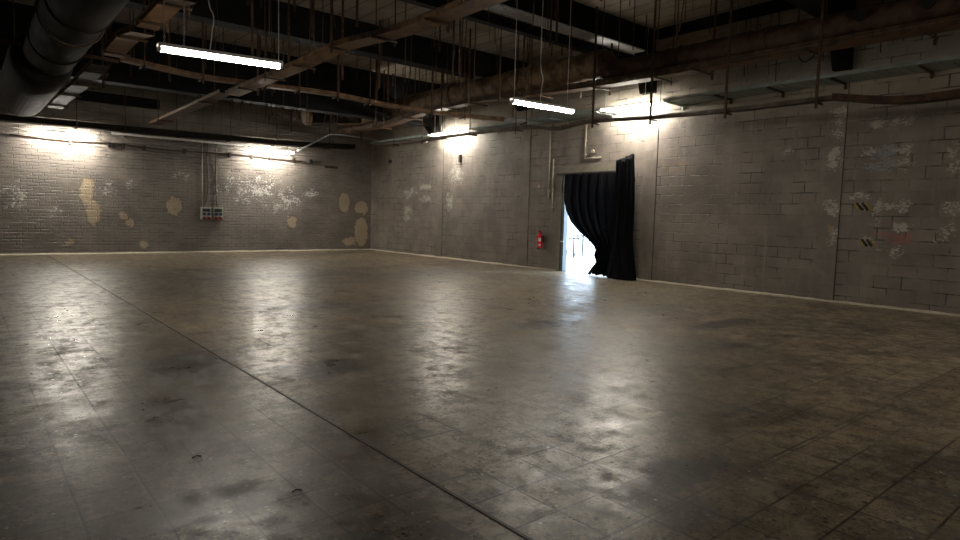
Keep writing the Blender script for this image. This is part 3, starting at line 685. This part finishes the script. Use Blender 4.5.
for i in range(13): 
    a0, a1 = i*2*math.pi/k, (i+1)*2*math.pi/k; g.prism([(13.25+.09*math.cos(a0), 2.46+.09*math.sin(a0)), (13.25+.09*math.cos(a1), 2.46+.09*math.sin(a1)), (13.25+.07*math.cos(a1), 2.46+.07*math.sin(a1)), (13.25+.07*math.cos(a0), 2.46+.07*math.sin(a0))], 0, XR-.004, XR)
g.build('red_ring', 'redmark', t)
G().prism([(13.30, 2.40), (13.34, 2.44), (13.28, 2.52), (13.25, 2.45)], 0, XR-.004, XR).build('white_fleck', 'whitelab', t)
# hazard film remnants
def chevron(y, z, s, lab):
    t = thing('hazard_film', (XR-.004, y, z), lab, 'sticker')
    for j, mt in enumerate(('yellow', 'black', 'whitelab', 'black', 'yellow')):
        g = G(); a = y+s*(.09-.045*j)
        g.prism([(a, z+.03*s), (a-.05*s, z+.04*s), (a-.17*s, z-.10*s), (a-.11*s, z-.12*s)], 0, XR-.004, XR); g.build('stripe', mt, t)
chevron(4.63, 1.93, 1.0, 'torn yellow and black striped film on the right wall, upper one')
chevron(4.50, 1.24, .9, 'torn yellow and black striped film on the right wall beside red paint flakes')

# ------------------------------------------------------------------ doorway: frame, glazed leaf, curtain
d = bpy.data.objects.new('door_1', None); COL.objects.link(d); d.location = (XR, D1, 0); struct(d)
g = G(); g.box(XR+.02, D1-.11, 0, XR+.16, D1, DH); g.box(XR+.02, D0, DH-.09, XR+.16, D1, DH); g.box(XR+.02, D0, 0, XR+.16, D0+.09, DH-.09); g.build('door_frame', 'jamb', d)
ang = math.radians(47.3)   # opened wide, seen almost edge-on
def leafpt(s, z, o=0.): return (XR+.17+s*math.cos(math.radians(45.2))-o*.70, D1-.10+s*math.sin(math.radians(45.2))+o*.71, z)
def bar(s0, s1, z0, z1, th=.05, g=None):
    g = g or G(); vs = [leafpt(s0, z0, 0), leafpt(s1, z0, 0), leafpt(s1, z0, th), leafpt(s0, z0, th), leafpt(s0, z1, 0), leafpt(s1, z1, 0), leafpt(s1, z1, th), leafpt(s0, z1, th)]
    return g.face_add(vs, [(0, 3, 2, 1), (4, 5, 6, 7), (0, 1, 5, 4), (1, 2, 6, 5), (2, 3, 7, 6), (3, 0, 4, 7)])
g = G(); bar(0, .10, .05, 2.7, g=g); bar(.9, 1.0, .05, 2.7, g=g); bar(.1, .9, .05, .30, g=g); bar(.1, .9, 2.6, 2.7, g=g); bar(.1, .9, .85, 1.0, g=g); bar(.1, .9, 1.65, 1.75, g=g)
leaf = g.build('door_leaf', 'jamb', d)
g = G(); bar(.1, .9, .30, 2.6, .01, g=g); g.build('leaf_glass', 'glass', leaf)
g = G(); g.tube([(XR+.02, D1-.05, .86), (XR-.04, D1-.05, .86), (XR-.04, D1-.16, .86)], .012, 8); g.build('door_handle', 'white', d)
t = thing('curtain_rail', (XR-.06, 11.3, DH), 'black curtain rail across the top of the doorway', 'curtain rail')
G().box(XR-.12, 10.2, DH-.05, XR-.055, D1+.12, DH).build('rail', 'black', t)
for y in (D1+.09, 11.4, 10.4): G().box(XR-.056, y-.02, DH-.06, XR-.012, y+.02, DH+.01).build('bracket', 'black', t)
# swagged curtain
edge = [(2.76, 12.08), (2.3, 12.10), (2.04, 12.10), (1.76, 12.02), (1.45, 11.84), (1.18, 11.50), (.95, 11.13), (.80, 10.93), (.70, 10.88), (.56, 10.93), (.40, 10.84), (.22, 10.95), (.06, 10.97)]
def left(z):
    for (a, ya), (b, yb) in zip(edge, edge[1:]):
        if z <= a and z >= b: return ya+(yb-ya)*(a-z)/(a-b)
    return edge[-1][1]
def swag(u, v):
    z = 2.76-(2.76-.04)*v; yl = left(z); yr = 10.16; y = yl+(yr-yl)*u
    w = (yl-yr)/2.0
    amp = .035+.035*(1-w); tieb = math.exp(-((z-1.15)/.25)**2)
    fold = math.sin(u*2*math.pi*7+.6*math.sin(3*v+u*4))+.4*math.sin(u*2*math.pi*13+1.3+2*v)
    zz = z
    x = 13.10+amp*fold*(.5+.5*min(1, v*4+.3))-.03*tieb
    if v > .97: x += .03*math.sin(u*40)
    return (min(x, 13.21), y, zz+(.02*math.sin(u*20) if v > .98 else 0))
t = thing('door_curtain', (13.1, 11.2, .04), 'black cloth curtain drawn aside across the doorway', 'curtain')
o = G().grid(swag, 150, 70).build('drape', 'cloth', t); solidify(o, .006)
g = G(); g.tube(smoothpath([(13.02, 10.66, 1.25), (12.98, 10.5, 1.28), (12.98, 10.3, 1.28), (13.0, 10.16, 1.27)], 5), .018, 6).build('tie_band', 'cloth', t)
g = G(); g.prism([(11.02, .02), (11.10, .04), (10.90, .30), (10.86, .26)], 0, 13.08, 13.12); g.build('trailing_corner', 'cloth', t)
# bundled column of cloth
t = thing('curtain_bundle', (12.98, 9.93, 0), 'tall black bundle of cloth hanging floor to above the door at its right side', 'curtain')
def bund(u, v):
    z = 3.06*(1-v); a = u*2*math.pi
    ry = .235+.05*v+(.12*max(0, v-.7)*3.3); rx = .15+.03*v+.06*max(0, v-.85)*4
    cy = 9.93-.06*v-.02*math.sin(v*5)
    f = 1+.10*math.sin(a*9+1.5*math.sin(v*4))+.05*math.sin(a*17+v*3)
    top = .07*math.sin(a+2.6)+.04*math.sin(a*3+.5)+.03*math.sin(a*7) if v < .01 else 0
    if .15 < v < .2: f *= 1.04
    return (12.98+rx*f*math.cos(a)*(1 if math.cos(a) < 0 else .8), cy+ry*f*math.sin(a), max(.012, z+top))
g = G(); g.grid(bund, 120, 60, True, True)
o = g.build('drape', 'cloth', t); solidify(o, .006)
g = G(); g.grid(lambda u, v: tuple(Vector(bund(u, 0)).lerp(Vector((12.98, 9.90, 3.10)), v)), 120, 3, True, True).build('top_tuck', 'cloth', t)

# ------------------------------------------------------------------ bright yard beyond the door
struct(G().box(XR+.3, -10, -.3, 60, 60, -.02).build('floor_outside', 'out_floor'))
tag(G().box(34, 10, -.02, 34.4, 58, 6.).build('yard_wall', 'out_wall'), 'white bright wall far beyond the doorway', 'wall')
def stool(x, y, h, wd, lab):
    t = thing('bar_stool', (x, y, 0), lab, 'stool')
    G().box(x-wd/2, y-wd/2, h-.06, x+wd/2, y+wd/2, h).build('seat', 'wood', t)
    for sx in (-1, 1):
        for sy in (-1, 1): G().tube([(x+sx*(wd/2+.03), y+sy*(wd/2+.03), -.02), (x+sx*(wd/2-.04), y+sy*(wd/2-.04), h-.05)], .022, 6).build('leg', 'wood', t)
    return t
stool(18.55, 16.5, .80, .34, 'dark high stool in the bright yard, left and nearer one')
stool(19.9, 17.2, .86, .40, 'dark high stool in the bright yard, right and farther one')

# ------------------------------------------------------------------ small litter on the floor and pale chips
for (x, y) in ((1.03, 3.9), (1.32, 3.1)):
    tag(G().tube([(x, y, .006), (x+.03, y+.015, .008), (x+.05, y-.01, .006)], .004, 5).build('wire_scrap', 'black'), 'tiny dark curled scrap lying on the tiles in the foreground', 'scrap', 'floor scraps')

# ------------------------------------------------------------------ camera, world, view
cam = bpy.data.cameras.new('camera'); co = bpy.data.objects.new('camera', cam); COL.objects.link(co)
f_px, yaw, pitch, roll = 623.26, .695689, -.0848051, -.0265118
cam.sensor_width = 36.; cam.lens = f_px/960*36; cam.clip_start = .05; cam.clip_end = 200
F_ = Vector((math.sin(yaw)*math.cos(pitch), math.cos(yaw)*math.cos(pitch), math.sin(pitch)))
R_ = Vector((math.cos(yaw), -math.sin(yaw), 0)); U_ = R_.cross(F_)
R2 = R_*math.cos(roll)-U_*math.sin(roll); U2 = U_*math.cos(roll)+R_*math.sin(roll)
from mathutils import Matrix
m = Matrix((R2, U2, -F_)).transposed().to_4x4(); m.translation = Vector((0, 0, 1.5)); co.matrix_world = m
sc.camera = co
w = bpy.data.worlds.new('overcast_sky'); sc.world = w; w.use_nodes = True
bg = w.node_tree.nodes['Background']; bg.inputs[0].default_value = (.66, .83, 1., 1); bg.inputs[1].default_value = 9.0
sc.view_settings.view_transform = 'Standard'; sc.view_settings.look = 'None'
sc.view_settings.exposure = -0.18; sc.view_settings.gamma = 1.0; sc.view_settings.use_curve_mapping = False
